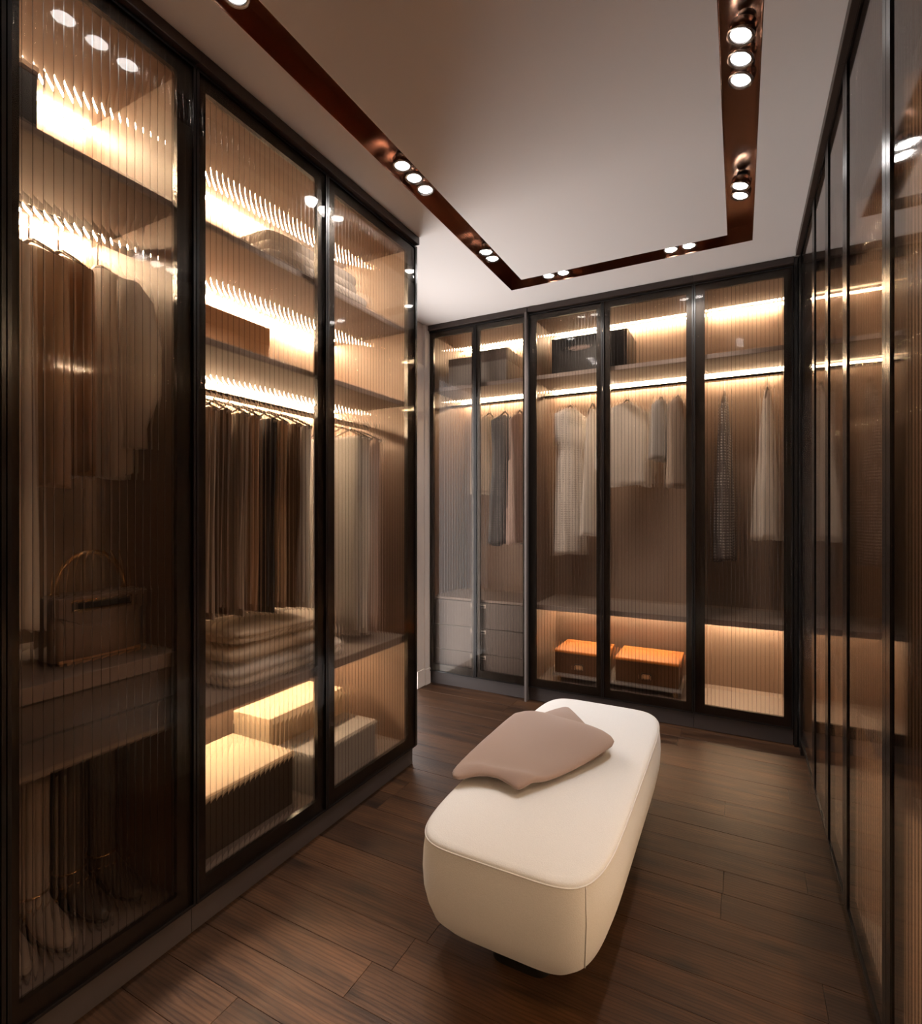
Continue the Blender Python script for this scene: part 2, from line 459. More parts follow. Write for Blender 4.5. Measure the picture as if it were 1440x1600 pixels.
# downlights: ring, lens, neck; each its own thing with its own lamp
spot_data = {}
def downlight(x, y, label, group, tilt=(0, 0), aim=(0, 0), power=1.0, cone=84, blend=0.7):
    e = empty('downlight', (x, y, H + 0.012))
    e.rotation_euler = (tilt[0], tilt[1], 0)
    tag(e, label, 'downlight', group)
    n = 24
    def circ(rad, z): return [(rad * math.cos(2 * PI * i / n), rad * math.sin(2 * PI * i / n), z) for i in range(n)]
    MB().rings([circ(0.030, 0.0), circ(0.0385, -0.003), circ(0.040, 0.004), circ(0.040, 0.030), circ(0.030, 0.030)], False, False).build('trim_ring', 'ring', e)
    MB().rings([circ(0.0295, 0.004), circ(0.026, 0.0015), circ(0.015, 0.0), circ(0.004, -0.0005)], False, True).build('lens', 'lens', e)
    MB().rings([circ(0.026, 0.030), circ(0.026, 0.058), circ(0.010, 0.062)], True, True).build('neck', 'rod', e)
    ld = bpy.data.lights.new('downlight_lamp', 'SPOT')
    ld.energy = SPOT_W * power; ld.color = SPOT_COL; ld.spot_size = R(cone); ld.spot_blend = blend; ld.shadow_soft_size = 0.026
    lo = bpy.data.objects.new('downlight_lamp', ld)
    lo.location = (0, 0, -0.006); lo.rotation_euler = (aim[0], aim[1], 0); lo.parent = e
    C.objects.link(lo)
    return e
LXC, RXC, BYC = (LX0 + LX1) / 2, (RX0 + RX1) / 2, (BY0 + BY1) / 2
G = 'recessed ceiling downlights'
names3 = ['nearest the viewer', 'in the middle', 'farthest from the viewer']
for i, yy in enumerate((0.82, 0.91, 1.00)):
    downlight(LXC, yy, 'bright downlight cut by the top edge of the picture above the left wardrobe' if i == 2 else f'downlight above the viewer in the left channel, {names3[i]}', G, aim=(0, -R(5)), power=14.0, cone=17, blend=0.3)
for i, yy in enumerate((1.815, 1.905, 1.995)):
    downlight(LXC, yy, f'downlight of the triple group in the left channel, {names3[i]}', G, aim=(R(-8), R(24)), power=2.2)
for i, yy in enumerate((2.63, 2.715)):
    downlight(LXC, yy, f'downlight of the pair near the left corner of the channel, {["nearer", "farther"][i]} one', G, aim=(R(10), R(12)), power=1.2)
for i, xx in enumerate((-1.015, -0.925)):
    downlight(xx, BYC, f'downlight of the left pair in the far channel, {["left", "right"][i]} one', G, aim=(R(28), 0), power=2.4)
for i, xx in enumerate((-0.328, -0.238)):
    downlight(xx, BYC, f'downlight of the right pair in the far channel, {["left", "right"][i]} one', G, aim=(R(28), 0), power=2.4)
for i, yy in enumerate((2.61, 2.69)):
    downlight(RXC, yy, f'downlight of the pair near the right corner of the channel, {["nearer", "farther"][i]} one', G, (0, R(14)))
for i, yy in enumerate((1.785, 1.878, 1.970)):
    downlight(RXC, yy, f'large tilted downlight of the triple group in the right channel, {names3[i]}', G, (0, R(18)))
# ------------------------------------------------------------------ wardrobes
DB, DT = 0.095, 2.655          # bottom and top of the doors
def glass_pane(parent, x0, x1, z0, z1):
    """reeded pane: flat outer face at y=0.002, ribs on the inner face"""
    m = MB()
    wd = x1 - x0
    n = max(3, round(wd / 0.0215)); p = wd / n
    yf, yv = 0.0020, 0.0052
    gv = 0.0018                                   # flat groove between two ribs
    pr = p - gv
    Rr = pr / 2 / 0.8
    base = math.sqrt(Rr * Rr - pr * pr / 4)
    seg = 8
    m.quad([(x0, yf, z0), (x1, yf, z0), (x1, yf, z1), (x0, yf, z1)], 0)
    for i in range(n):
        b = len(m.v); cx = x0 + (i + 0.5) * p
        for k in range(seg + 1):
            q = -pr / 2 + pr * k / seg
            yy = yv + math.sqrt(Rr * Rr - q * q) - base
            m.v += [(cx + q, yy, z0), (cx + q, yy, z1)]
        for k in range(seg):
            m.f.append((b + 2 * k, b + 2 * k + 2, b + 2 * k + 3, b + 2 * k + 1)); m.mi.append(1); m.sm.append(True)
        m.quad([(cx + pr / 2, yv, z0), (cx + pr / 2 + gv, yv, z0), (cx + pr / 2 + gv, yv, z1), (cx + pr / 2, yv, z1)], 2)
    for xa in (x0, x1):
        m.quad([(xa, yf, z0), (xa, yv, z0), (xa, yv, z1), (xa, yf, z1)], 0)
    for za in (z0, z1):
        m.quad([(x0, yf, za), (x1, yf, za), (x1, yv, za), (x0, yv, za)], 0)
    return m.build('glass_pane', ['gface', 'gribs', 'gvalley'], parent, fix=False)

def door(parent, x0, x1, sl=0.04, sr=0.04, e=0.008):
    g = 0.0015
    a, b = x0 + g, x1 - g
    z0, z1 = DB, DT
    tr, br = 0.045, 0.055
    f = MB()
    f.box(a, a + sl, 0.0125, 0.034, z0, z1).box(b - sr, b, 0.0125, 0.034, z0, z1)
    f.box(a + sl, b - sr, 0.0125, 0.034, z0, z0 + br).box(a + sl, b - sr, 0.0125, 0.034, z1 - tr, z1)
    d = f.build('door', 'frame', parent)
    ez = min(e, 0.016)
    MB().box(a, a + e, -0.002, 0.0125, z0, z1).box(b - e, b, -0.002, 0.0125, z0, z1).box(a + e, b - e, -0.002, 0.0125, z0, z0 + ez).box(a + e, b - e, -0.002, 0.0125, z1 - ez, z1).build('edge_profile', 'edge', d)
    glass_pane(d, a + e, b - e, z0 + ez, z1 - ez)
    return d

def wardrobe(label, loc, rz, W, D, doors, shelves=(), leds=(), rods=(), drawers=None, group=None, led='led', led_y=0.045, edge=0.008, led_low=None, plinth_in=0.022):
    """local x along the run, y into the cabinet from the door face, z up"""
    e = empty('wardrobe', loc, rz)
    tag(e, label, 'wardrobe', group)
    y0 = 0.038
    t = 0.018
    box('side_panel', 'carcass', (0.001, t, y0, D, 0.0, 2.66), e); box('side_panel', 'carcass', (W - t, W - 0.001, y0, D, 0.0, 2.66), e)
    box('back_panel', 'back', (t, W - t, D - 0.010, D, 0.0, 2.66), e)
    box('top_panel', 'carcass', (t, W - t, y0, D - 0.010, 2.640, 2.66), e)
    box('bottom_panel', 'shelf', (t, W - t, y0, D - 0.010, DB, DB + 0.018), e)
    box('plinth', 'plinth', (0.001, W - 0.001, plinth_in, plinth_in + 0.016, 0.001, DB - 0.003), e)
    MB().box(0, W, -0.020, y0 + 0.05, 2.661, 2.6985).build('cornice', 'cornice', e, 0.002)
    for (x0, x1, sl, sr) in doors: door(e, x0, x1, sl, sr, edge)
    for s in shelves:
        x0, x1, z, th = s[:4]; yf = s[4] if len(s) > 4 else 0.06
        box('shelf', 'shelf', (x0, x1, yf, D - 0.010, z - th, z), e, 0.0015)
    for (x0, x1, z) in leds:
        ly = led_y if z > 1.0 else 0.035
        MB().box(x0, x1, D - ly - 0.0055, D - ly + 0.0055, z - 0.008, z - 0.001).build('led_strip', led if z > 1.0 or led_low is None else led_low, e)
    for (x0, x1, yy, z) in rods:
        m = MB()
        m.tube([(x0, yy, z), (x1, yy, z)], 0.0125, 12)
        m.build('hanging_rod', 'rod', e)
    return e

D = 0.58
BYP = 3.445                 # door plane of the far run
LXP = -1.470                # door plane of the left run
RXP = 0.285                 # door plane of the right run
t = 0.018
SH = 2.240                  # upper shelf top
# far run, left unit with drawers
XA0, XA1, XB1, XC1 = -2.090, -1.290, -0.242, 0.265
WA = XA1 - XA0
uA = wardrobe('narrow two-door reeded glass wardrobe with grey drawers at the bottom', (XA0, BYP, 0), 0, WA, D,
              [(0.0, 0.394, 0.040, 0.030), (0.394, WA - 0.012, 0.034, 0.026)],
              [(t, WA - t, SH, 0.028), (t, WA - t, 0.655, 0.018, 0.055)],
              [(t, WA - t, 2.640), (t, WA - t, SH - 0.028)], [(t, WA - t, 0.30, 2.135)])
dz = [0.635, 0.447, 0.262, 0.117]
for i in range(3):
    for j in range(2):
        x0 = t + 0.002 + j * (WA / 2 - t); x1 = x0 + WA / 2 - t - 0.004
        d_ = MB().box(x0, x1, 0.050, 0.068, dz[i + 1] + 0.0015, dz[i] - 0.0015).build('drawer', 'drawer', uA, 0.001)
        cx = x1 - 0.035 if j == 0 else x0 + 0.035
        hz = dz[i] - 0.026
        MB().box(cx - 0.022, cx + 0.022, 0.0475, 0.050, hz - 0.013, hz + 0.013).build('pull_plate', 'chrome', d_, 0.0008)
        MB().box(cx - 0.016, cx + 0.016, 0.0465, 0.0476, hz - 0.009, hz + 0.001).build('pull_slot', 'void', d_)
box('end_panel', 'divider', (WA - 0.011, WA + 0.003, -0.035, D, 0.0, 2.66), uA)
# far run, middle unit
WB = XB1 - XA1 - 0.006
uB = wardrobe('two-door reeded glass wardrobe with orange boxes at the bottom', (XA1 + 0.005, BYP, 0), 0, WB, D,
              [(0.0, 0.504, 0.050, 0.040), (0.504, WB, 0.045, 0.040)],
              [(t, WB - t, SH, 0.028), (t, WB - t, 0.655, 0.035)],
              [(t, WB - t, 2.640), (t, WB - t, SH - 0.028), (t, WB - t, 0.620)], [(t, WB - t, 0.30, 2.135)])
WC = XC1 - XB1
uC = wardrobe('single-door reeded glass wardrobe with an empty lit bottom in the far right corner', (XB1, BYP, 0), 0, WC, D,
              [(0.0, WC, 0.058, 0.045)],
              [(t, WC - t, SH, 0.028), (t, WC - t, 0.655, 0.035)],
              [(t + 0.03, WC - t, 2.640), (t, WC - t, SH - 0.028), (t, WC - t, 0.620)], [(t, WC - t, 0.30, 2.135)], led_low='led_bright')
# left run
Y0, Y1, Y2, Y3 = 0.586, 1.060, 1.643, 2.306
W1 = Y1 - Y0
uL1 = wardrobe('tall reeded glass wardrobe holding a handbag, filling the left edge of the picture', (LXP, Y0, 0), R(90), W1, D,
               [(0.0, W1, 0.028, 0.052)],
               [(t, W1 - t, SH, 0.024), (t, W1 - t, 0.872, 0.042, 0.05)],
               [(t, W1 - t, 2.640), (t, W1 - t, SH - 0.024)], [(t, W1 - t, 0.30, 2.145)], led='led_bright', led_y=0.035)
for i, (za, zb_) in enumerate(((0.737, 0.826), (0.656, 0.734))):
    MB().box(t + 0.002, W1 - t - 0.002, 0.060, 0.50, za, zb_).build('drawer', 'drawer', uL1, 0.001)
box('shelf', 'shelf', (t, W1 - t, 0.075, D - 0.01, 0.636, 0.654), uL1)
W2 = Y3 - Y1
uL2 = wardrobe('wide two-door reeded glass wardrobe with trousers and folded knitwear', (LXP, Y1, 0), R(90), W2, D,
               [(0.0, Y2 - Y1, 0.040, 0.040), (Y2 - Y1, W2, 0.055, 0.058)],
               [(t, W2 - t, SH, 0.024), (t, W2 - t, 1.862, 0.024), (t, W2 - t, 0.665, 0.038, 0.055)],
               [(t, W2 - t, 2.640), (t, W2 - t, SH - 0.024), (t, W2 - t, 1.838), (t, W2 - t, 0.627)], [(t, W2 - t, 0.30, 1.745)], led='led_bright', led_y=0.035, led_low='led_soft')
box('end_panel', 'frame', (W2 + 0.001, W2 + 0.010, 0.0, D, 0.095, 2.66), uL2)
W0 = Y0 - (-0.55)
uL0 = wardrobe('reeded glass wardrobe beside the viewer at the start of the left run', (LXP, -0.55, 0), R(90), W0, D,
               [(0.0, W0 / 2, 0.04, 0.04), (W0 / 2, W0, 0.04, 0.028)],
               [(t, W0 - t, SH, 0.024), (t, W0 - t, 0.665, 0.038)],
               [(t, W0 - t, 2.640), (t, W0 - t, SH - 0.024), (t, W0 - t, 0.627)], [(t, W0 - t, 0.30, 2.145)], led='led_bright')
# right run
ys = [3.335, 2.752, 2.353, 1.972, 1.458, 0.95, 0.30, -0.30]
DR = 0.56
def right_unit(ya, yb, cuts, label, leds='l'):
    W = ya - yb
    return wardrobe(label, (RXP, ya, 0), R(-90), W, DR, [(c0, c1, 0.034, 0.034) for c0, c1 in cuts],
                    [(t, W - t, SH, 0.028), (t, W - t, 0.700, 0.035)],
                    ([(t, W - t, 0.665)] if 'l' in leds else []) + ([(t, W - t, SH - 0.028)] if 'u' in leds else []), [(t, W - t, 0.28, 2.135)], led='led_bright' if leds == 'lu' else 'led', edge=0.033)
uR1 = right_unit(3.335, 2.752, [(0, 0.583)], 'reeded glass wardrobe of the right run next to the far corner')
uR2 = right_unit(2.752, 1.972, [(0, 0.399), (0.399, 0.780)], 'reeded glass wardrobe with two narrow doors in the right run')
uR3 = right_unit(1.972, 1.458, [(0, 0.514)], 'single-door reeded glass wardrobe of the right run, before the thick double stile', 'lu')
uR4 = right_unit(1.458, 0.90, [(0, 0.558)], 'reeded glass wardrobe cut by the right edge of the picture', 'lu')
uR5 = right_unit(0.90, 0.0, [(0, 0.45), (0.45, 0.9)], 'reeded glass wardrobe of the right run beside the viewer', 'lu')
# filler post in the inner corner of far and right runs
fp = MB().box(0.267, 0.283, BYP - 0.002, BYP + 0.05, 0.0, 2.70).box(0.287, 0.303, 3.338, BYP + 0.05, 0.0, 2.70)
tag(fp.build('corner_post', 'frame'), 'slim black corner post between far and right wardrobes', 'post')

# ------------------------------------------------------------------ soft goods
def garment(name, mat, loc, rz, secs, label, cat, folds=7, sleeves=None, seed=0, group=None, thick_pow=2.2, n=44):
    """secs: (z, half width, half thickness, fold amplitude) from the shoulders down, origin on the rod"""
    rnd = random.Random(seed)
    ph = rnd.uniform(0, 6)
    dense = []
    for i in range(len(secs) - 1):
        a, b = secs[i], secs[i + 1]
        steps = max(2, int(abs(a[0] - b[0]) / 0.03))
        for k in range(steps):
            s = k / steps; s2 = s * s * (3 - 2 * s)
            dense.append(tuple(a[j] + (b[j] - a[j]) * (s if j == 0 else s2) for j in range(4)))
    dense.append(secs[-1])
    rings = []
    for (z, hw, ht, am) in dense:
        ring = []
        for i in range(n):
            th = 2 * PI * i / n
            cx, sy = math.cos(th), math.sin(th)
            x = hw * math.copysign(abs(cx) ** (2 / thick_pow), cx)
            yv = ht * math.copysign(abs(sy) ** (2 / thick_pow), sy)
            wob = am * math.sin(folds * th + ph + 2.0 * math.sin(z * 2.1 + ph))
            ring.append((x * (1 + wob * 0.25 / max(hw, 0.02) * 0.2), yv + wob * (1 if sy >= 0 else -1) * abs(sy) ** 0.5, z + (am * 0.7 * math.sin(3 * th + ph) if z == dense[-1][0] else 0)))
        rings.append(ring)
    m = MB(); m.rings(rings)
    for sl in sleeves or []:
        # sl: list of (x, y, z, ra, rb)
        rr = []
        for (x, y_, z, ra, rb) in sl:
            rr.append([(x + ra * math.cos(2 * PI * i / 16), y_ + rb * math.sin(2 * PI * i / 16), z) for i in range(16)])
        m.rings(rr)
    o = m.build(name, mat, None)
    o.location = loc; o.rotation_euler = (0, 0, rz)
    tag(o, label, cat, group)
    return o

hang_i = 0
def hanger(loc, rz, wd, label, drop=0.075):
    """thin dark hanger: hook over the rod, sloping shoulders, bar"""
    e = empty('clothes_hanger', loc, rz)
    tag(e, label, 'hanger', 'hangers on the wardrobe rods')
    pts = [(0, 0, -drop), (0, 0, -0.022)]
    for k in range(9):
        a = -PI / 2 + k * PI * 1.35 / 8
        pts.append((0, 0, 0) if False else (0.017 * math.cos(a) if k else 0.0, 0, 0.017 * math.sin(a) + 0.0))
    MB().tube(pts, 0.0022, 6).build('hook', 'chrome', e)
    hw = wd
    sh = [(-hw, 0, -drop - 0.085), (-hw * 0.6, 0, -drop - 0.045), (-hw * 0.15, 0, -drop - 0.006), (0, 0, -drop), (hw * 0.15, 0, -drop - 0.006), (hw * 0.6, 0, -drop - 0.045), (hw, 0, -drop - 0.085)]
    MB().tube(sh, [0.004, 0.005, 0.006, 0.006, 0.006, 0.005, 0.004], 8).build('shoulder_bar', 'rod', e)
    return e

RODB = BYP + 0.30      # far rod y
RZ = 2.135
def hang_back(px, rz, mat, secs, glabel, cat, hl, sleeves=None, folds=7, seed=0, wd=None, name='garment', drop=0.075):
    hanger((px, RODB, RZ), rz, wd or secs[0][1] + 0.05, hl, drop)
    return garment(name, mat, (px, RODB, RZ), rz, secs, glabel, cat, folds, sleeves, seed)

# far left unit
hang_back(-1.716, R(62), 'cream', [(-0.105, .05, .022, 0), (-0.16, .15, .035, .003), (-0.35, .155, .042, .006), (-0.60, .165, .05, .012), (-0.70, .17, .055, .014)],
          'cream sleeveless top hanging above the grey drawers', 'top', 'hanger holding the cream top above the drawers', seed=1, name='sleeveless_blouse')
hang_back(-1.585, R(70), 'slate', [(-0.105, .05, .022, 0), (-0.16, .15, .035, .003), (-0.45, .13, .045, .008), (-0.80, .16, .055, .014), (-1.08, .17, .06, .018)],
          'long slate blue printed dress beside the cream top', 'dress', 'hanger holding the slate blue printed dress', seed=2, name='hanging_dress')
hang_back(-1.462, R(78), 'pink', [(-0.105, .05, .022, 0), (-0.16, .14, .03, .003), (-0.45, .12, .035, .006), (-0.47, .135, .042, .008), (-0.80, .14, .045, .012), (-0.82, .15, .05, .014), (-1.07, .155, .052, .016)],
          'tiered pale blush dress beside the grey divider panel', 'dress', 'hanger holding the tiered blush dress', seed=3, name='hanging_dress')
# far middle unit
hang_back(-1.075, R(64), 'lace', [(-0.10, .05, .025, 0), (-0.15, .16, .045, .002), (-0.30, .15, .06, .004), (-0.42, .11, .05, .004), (-0.48, .12, .055, .006), (-0.85, .14, .062, .010), (-1.14, .15, .066, .012)],
          'long white lace dress hanging alone under the black box', 'dress', 'hanger holding the white lace dress', seed=4, name='hanging_dress')
hang_back(-0.915, R(80), 'white', [(-0.12, .04, .015, 0), (-0.22, .10, .02, .002), (-0.5, .13, .03, .005), (-0.85, .16, .045, .012), (-1.0, .17, .05, .014)],
          'plain white slip dress next to the middle door stile', 'dress', 'hanger holding the white slip dress', seed=5, name='hanging_dress')
hang_back(-0.680, R(46), 'white', [(-0.10, .05, .025, 0), (-0.15, .16, .04, .002), (-0.30, .165, .055, .006), (-0.55, .18, .065, .014), (-0.66, .185, .07, .018)],
          'white long-sleeved blouse hanging above the orange boxes', 'blouse', 'hanger holding the white blouse', seed=6, name='hanging_blouse',
          sleeves=[[(-.15, 0, -.15, .03, .03), (-.185, -.02, -.24, .045, .045), (-.215, -.035, -.40, .05, .05), (-.225, -.04, -.54, .046, .05), (-.222, -.04, -.60, .028, .032), (-.222, -.04, -.645, .034, .04)],
                   [(.15, 0, -.15, .03, .03), (.185, .01, -.24, .045, .045), (.20, .02, -.40, .045, .05), (.205, .02, -.55, .042, .05), (.203, .02, -.60, .026, .032), (.203, .02, -.64, .032, .04)]])
hang_back(-0.462, R(74), 'grey', [(-0.10, .05, .022, 0), (-0.15, .14, .026, .002), (-0.30, .14, .034, .005), (-0.50, .15, .042, .008)],
          'short grey top hanging beside the white blouse', 'top', 'hanger holding the short grey top', seed=7, name='sleeveless_blouse')
hang_back(-0.358, R(74), 'taupe', [(-0.10, .05, .02, 0), (-0.15, .14, .025, .002), (-0.40, .135, .03, .006), (-0.68, .15, .04, .012)],
          'taupe top half hidden behind the short grey top', 'top', 'hanger holding the taupe top', seed=8, name='sleeveless_blouse')
# far right unit
hang_back(-0.085, R(84), 'dots', [(-0.11, .03, .012, 0), (-0.20, .10, .022, .002), (-0.45, .12, .035, .005), (-0.80, .15, .048, .008), (-1.14, .16, .056, .010)],
          'narrow long dress of dark cloth with white dots', 'dress', 'hanger holding the dotted dress', seed=9, name='hanging_dress')
hang_back(0.150, R(80), 'white', [(-0.10, .03, .014, 0), (-0.18, .10, .022, .002), (-0.45, .12, .038, .006), (-0.80, .16, .06, .014), (-1.0, .17, .07, .018)],
          'long white dress hanging in the far right corner wardrobe', 'dress', 'hanger holding the long white dress', seed=10, name='hanging_dress')

# left run, first unit
RODX = LXP - 0.30
def hang_left(y, rz, mat, secs, glabel, cat, hl, z=2.145, sleeves=None, folds=7, seed=0, name='garment'):
    hanger((RODX, y, z), rz, secs[1][1] - 0.01, hl, 0.085)
    return garment(name, mat, (RODX, y, z), rz, secs, glabel, cat, folds, sleeves, seed)
hang_left(0.675, R(3), 'white', [(-0.11, .04, .02, 0), (-0.17, .17, .032, .003), (-0.5, .17, .036, .006), (-0.95, .18, .042, .01), (-1.15, .18, .044, .012)],
          'long white coat at the left end of the handbag wardrobe', 'coat', 'hanger holding the long white coat', seed=11, name='hanging_coat')
hang_left(0.757, R(3), 'beige', [(-0.11, .04, .02, 0), (-0.17, .17, .03, .003), (-0.4, .17, .036, .006), (-0.78, .17, .04, .01)],
          'beige shirt beside the long white coat', 'shirt', 'hanger holding the beige shirt', seed=12, name='hanging_shirt')
hang_left(0.830, R(3), 'tan', [(-0.11, .04, .02, 0), (-0.17, .16, .03, .003), (-0.4, .16, .034, .006), (-0.74, .165, .038, .01)],
          'tan shirt between the beige shirt and the puffed white blouse', 'shirt', 'hanger holding the tan shirt', seed=13, name='hanging_shirt')
hang_left(0.938, R(5), 'white', [(-0.10, .04, .02, 0), (-0.16, .15, .04, .002), (-0.32, .17, .06, .008), (-0.52, .165, .06, .010), (-0.66, .14, .05, .012), (-0.74, .135, .045, .014)],
          'puffed white blouse hanging above the handbag', 'blouse', 'hanger holding the puffed white blouse', seed=14, name='hanging_blouse',
          sleeves=[[(.14, 0, -.16, .03, .03), (.17, 0, -.22, .05, .045), (.195, 0, -.36, .062, .05), (.19, 0, -.50, .058, .05), (.17, 0, -.60, .03, .03), (.168, 0, -.66, .036, .034)],
                   [(-.14, 0, -.16, .03, .03), (-.17, 0, -.22, .05, .045), (-.18, 0, -.36, .05, .045), (-.175, 0, -.50, .05, .045), (-.165, 0, -.60, .03, .03), (-.165, 0, -.66, .034, .03)]])

# trousers folded over hangers
def trousers(y, z_top, z_bot, mat, label, hl, seed, lean=0.0):
    e = empty('trouser_hanger', (RODX, y, 1.745), R(lean))
    tag(e, hl, 'hanger', 'trouser hangers on the low rod')
    pts = [(0, 0, z_top - 1.745 + 0.055), (0, 0, -0.022)]
    for k in range(9):
        a = -PI / 2 + k * PI * 1.35 / 8
        pts.append((0.017 * math.cos(a) if k else 0.0, 0, 0.017 * math.sin(a)))
    MB().tube(pts, 0.0022, 6).build('hook', 'chrome', e)
    zz = z_top - 1.745
    MB().tube([(-0.19, 0, zz - 0.012), (-0.10, 0, zz + 0.03), (0, 0, zz + 0.06), (0.10, 0, zz + 0.03), (0.19, 0, zz - 0.012)], 0.004, 8).build('shoulder_bar', 'rod', e)
    MB().tube([(-0.19, 0, zz - 0.012), (0.19, 0, zz - 0.012)], 0.005, 8).build('trouser_bar', 'chrome', e)
    rnd = random.Random(seed)
    hw = 0.165
    n = 10
    prof = []
    L = zz - (z_bot - 1.745)
    # closed cross-section in (y,z): up over the bar and down, both layers
    m = MB()
    rows = 26
    ph = rnd.uniform(0, 6)
    def outer(s):  # s from 0 front hem -> 1 back hem
        pass
    path = []
    th = 0.016
    steps = 14
    for k in range(steps + 1):
        path.append((th, z_bot - 1.745 + (zz - 0.016 - (z_bot - 1.745)) * k / steps))
    for k in range(1, 6):
        a = PI * k / 6
        path.append((th * math.cos(a), zz - 0.016 + th * math.sin(a)))
    for k in range(steps + 1):
        path.append((-th, zz - 0.016 - (zz - 0.016 - (z_bot - 1.745) - 0.03) * k / steps))
    inner = [(p * 0.35, q - (0.009 if q > zz - 0.02 else 0.0)) for p, q in reversed(path)]
    loop = path + inner
    rings = []
    for i in range(n + 1):
        x = -hw + 2 * hw * i / n
        ring = []
        for (p, q) in loop:
            tt = (zz - q) / max(L, .01)
            wv = 0.006 * tt * math.sin(i * 1.25 + ph) * (1 if p > 0 else -1)
            ring.append((x * (1 - 0.10 * tt) + 0.004 * math.sin(q * 9 + ph), p + wv, q))
        rings.append(ring)
    m.rings(rings)
    o = m.build('trousers', mat, None)
    o.location = (RODX, y, 1.745); o.rotation_euler = (0, 0, R(lean))
    tag(o, label, 'trousers', 'trousers on the low rod')
tl = [(1.215, .92, 'taupe', 'taupe trousers nearest the handbag wardrobe'), (1.282, .93, 'brown', 'brown trousers second in the row'),
      (1.349, .91, 'taupe', 'taupe trousers third in the row, after the first brown pair'), (1.414, .92, 'tan', 'tan trousers fourth in the row'),
      (1.482, .90, 'charcoal', 'black trousers in the middle of the row'), (1.548, .91, 'beige', 'beige trousers right after the black pair'),
      (1.614, .90, 'brown', 'brown trousers between the beige and the white pair'), (1.682, .89, 'white', 'white trousers at the end of the first row'),
      (2.020, .70, 'grey', 'long grey trousers behind the door next to the room corner'), (2.088, .70, 'white', 'long white trousers in the middle of the short row'),
      (2.155, .69, 'pink', 'long pale blush trousers at the end of the short row')]
for i, (yy, zb_, mt, lb) in enumerate(tl):
    trousers(yy, 1.660, zb_, mt, lb, 'hanger carrying the ' + lb, 40 + i, (-1) ** i * 2.0)

# folded soft stacks: rounded slab of layers
def folded(name, mat, x0, x1, y0, y1, z0, hgt, label, cat, group=None, seed=0, folds=2):
    """folded cloth, front fold rounded, each layer a bulge"""
    rnd = random.Random(seed)
    cx, cy = (x0 + x1) / 2, (y0 + y1) / 2
    hx, hy = (x1 - x0) / 2, (y1 - y0) / 2
    n = 56
    rings = []
    lay = folds
    per = 7
    for l in range(lay):
        for k in range(per):
            s = k / (per - 1)
            z = hgt * (l + s) / lay
            bul = math.sin(PI * s) ** 0.55
            ring = []
            for i in range(n):
                th = 2 * PI * i / n
                c_, s_ = math.cos(th), math.sin(th)
                e_ = 2 / 7.0
                px = (hx - 0.014 + 0.014 * bul) * math.copysign(abs(c_) ** e_, c_)
                py = (hy - 0.014 + 0.014 * bul) * math.copysign(abs(s_) ** e_, s_)
                ring.append((px, py, z + 0.004 * math.sin(3 * th + seed + l) * (z / hgt)))
            rings.append(ring)
    m = MB(); m.rings(rings, True, False)
    # domed top
    b = len(m.v)
    top = rings[-1]
    prev = top
    for q, f in ((0.8, 0.006), (0.45, 0.010), (0.1, 0.012)):
        ring = [(p[0] * q, p[1] * q, hgt + f + (p[2] - hgt) * q) for p in top]
        m.rings([prev, ring], False, q == 0.1)
        prev = ring
    o = m.build(name, mat, None)
    bm = bmesh.new(); bm.from_mesh(o.data); bmesh.ops.remove_doubles(bm, verts=bm.verts, dist=1e-5); bmesh.ops.recalc_face_normals(bm, faces=bm.faces); bm.to_mesh(o.data); bm.free()
    o.location = (cx, cy, z0)
    tag(o, label, cat, group)
    return o
zs = 0.6655
folded('folded_sweater', 'white', -1.97, -1.575, 1.28, 1.90, zs, 0.062, 'white folded sweater at the bottom of the knitwear stack', 'sweater', 'folded knitwear', 1, 2)
folded('folded_sweater', 'cream', -1.96, -1.60, 1.30, 1.88, zs + 0.080, 0.040, 'pale grey-cream folded sweater in the middle of the knitwear stack', 'sweater', 'folded knitwear', 2, 1)
folded('folded_sweater', 'cream', -1.95, -1.62, 1.33, 1.86, zs + 0.137, 0.046, 'cream folded sweater on top of the knitwear stack', 'sweater', 'folded knitwear', 3, 2)
zs = SH + 0.0005
folded('folded_blanket', 'white', -1.98, -1.585, 1.47, 2.10, zs, 0.085, 'white folded blanket lying on the upper shelf, the lower of two', 'blanket', 'folded blankets', 4, 2)
folded('folded_blanket', 'white', -1.97, -1.62, 1.50, 2.06, zs + 0.103, 0.080, 'white folded blanket on the upper shelf, on top of the other', 'blanket', 'folded blankets', 5, 2)

# lidded boxes
def lidded(name, mat, lidm, x0, x1, y0, y1, z0, z1, label, lid=0.05, group=None, front=None, lab=None):
    cx, cy = (x0 + x1) / 2, (y0 + y1) / 2
    e = empty(name, (cx, cy, z0))
    tag(e, label, 'box', group)
    hx, hy, h = (x1 - x0) / 2, (y1 - y0) / 2, z1 - z0
    MB().box(-hx + .003, hx - .003, -hy + .003, hy - .003, 0, h - 0.004).build('box_body', mat, e, 0.003)
    MB().box(-hx, hx, -hy, hy, h - lid, h).build('box_lid', lidm, e, 0.003)
    return e, hx, hy, h
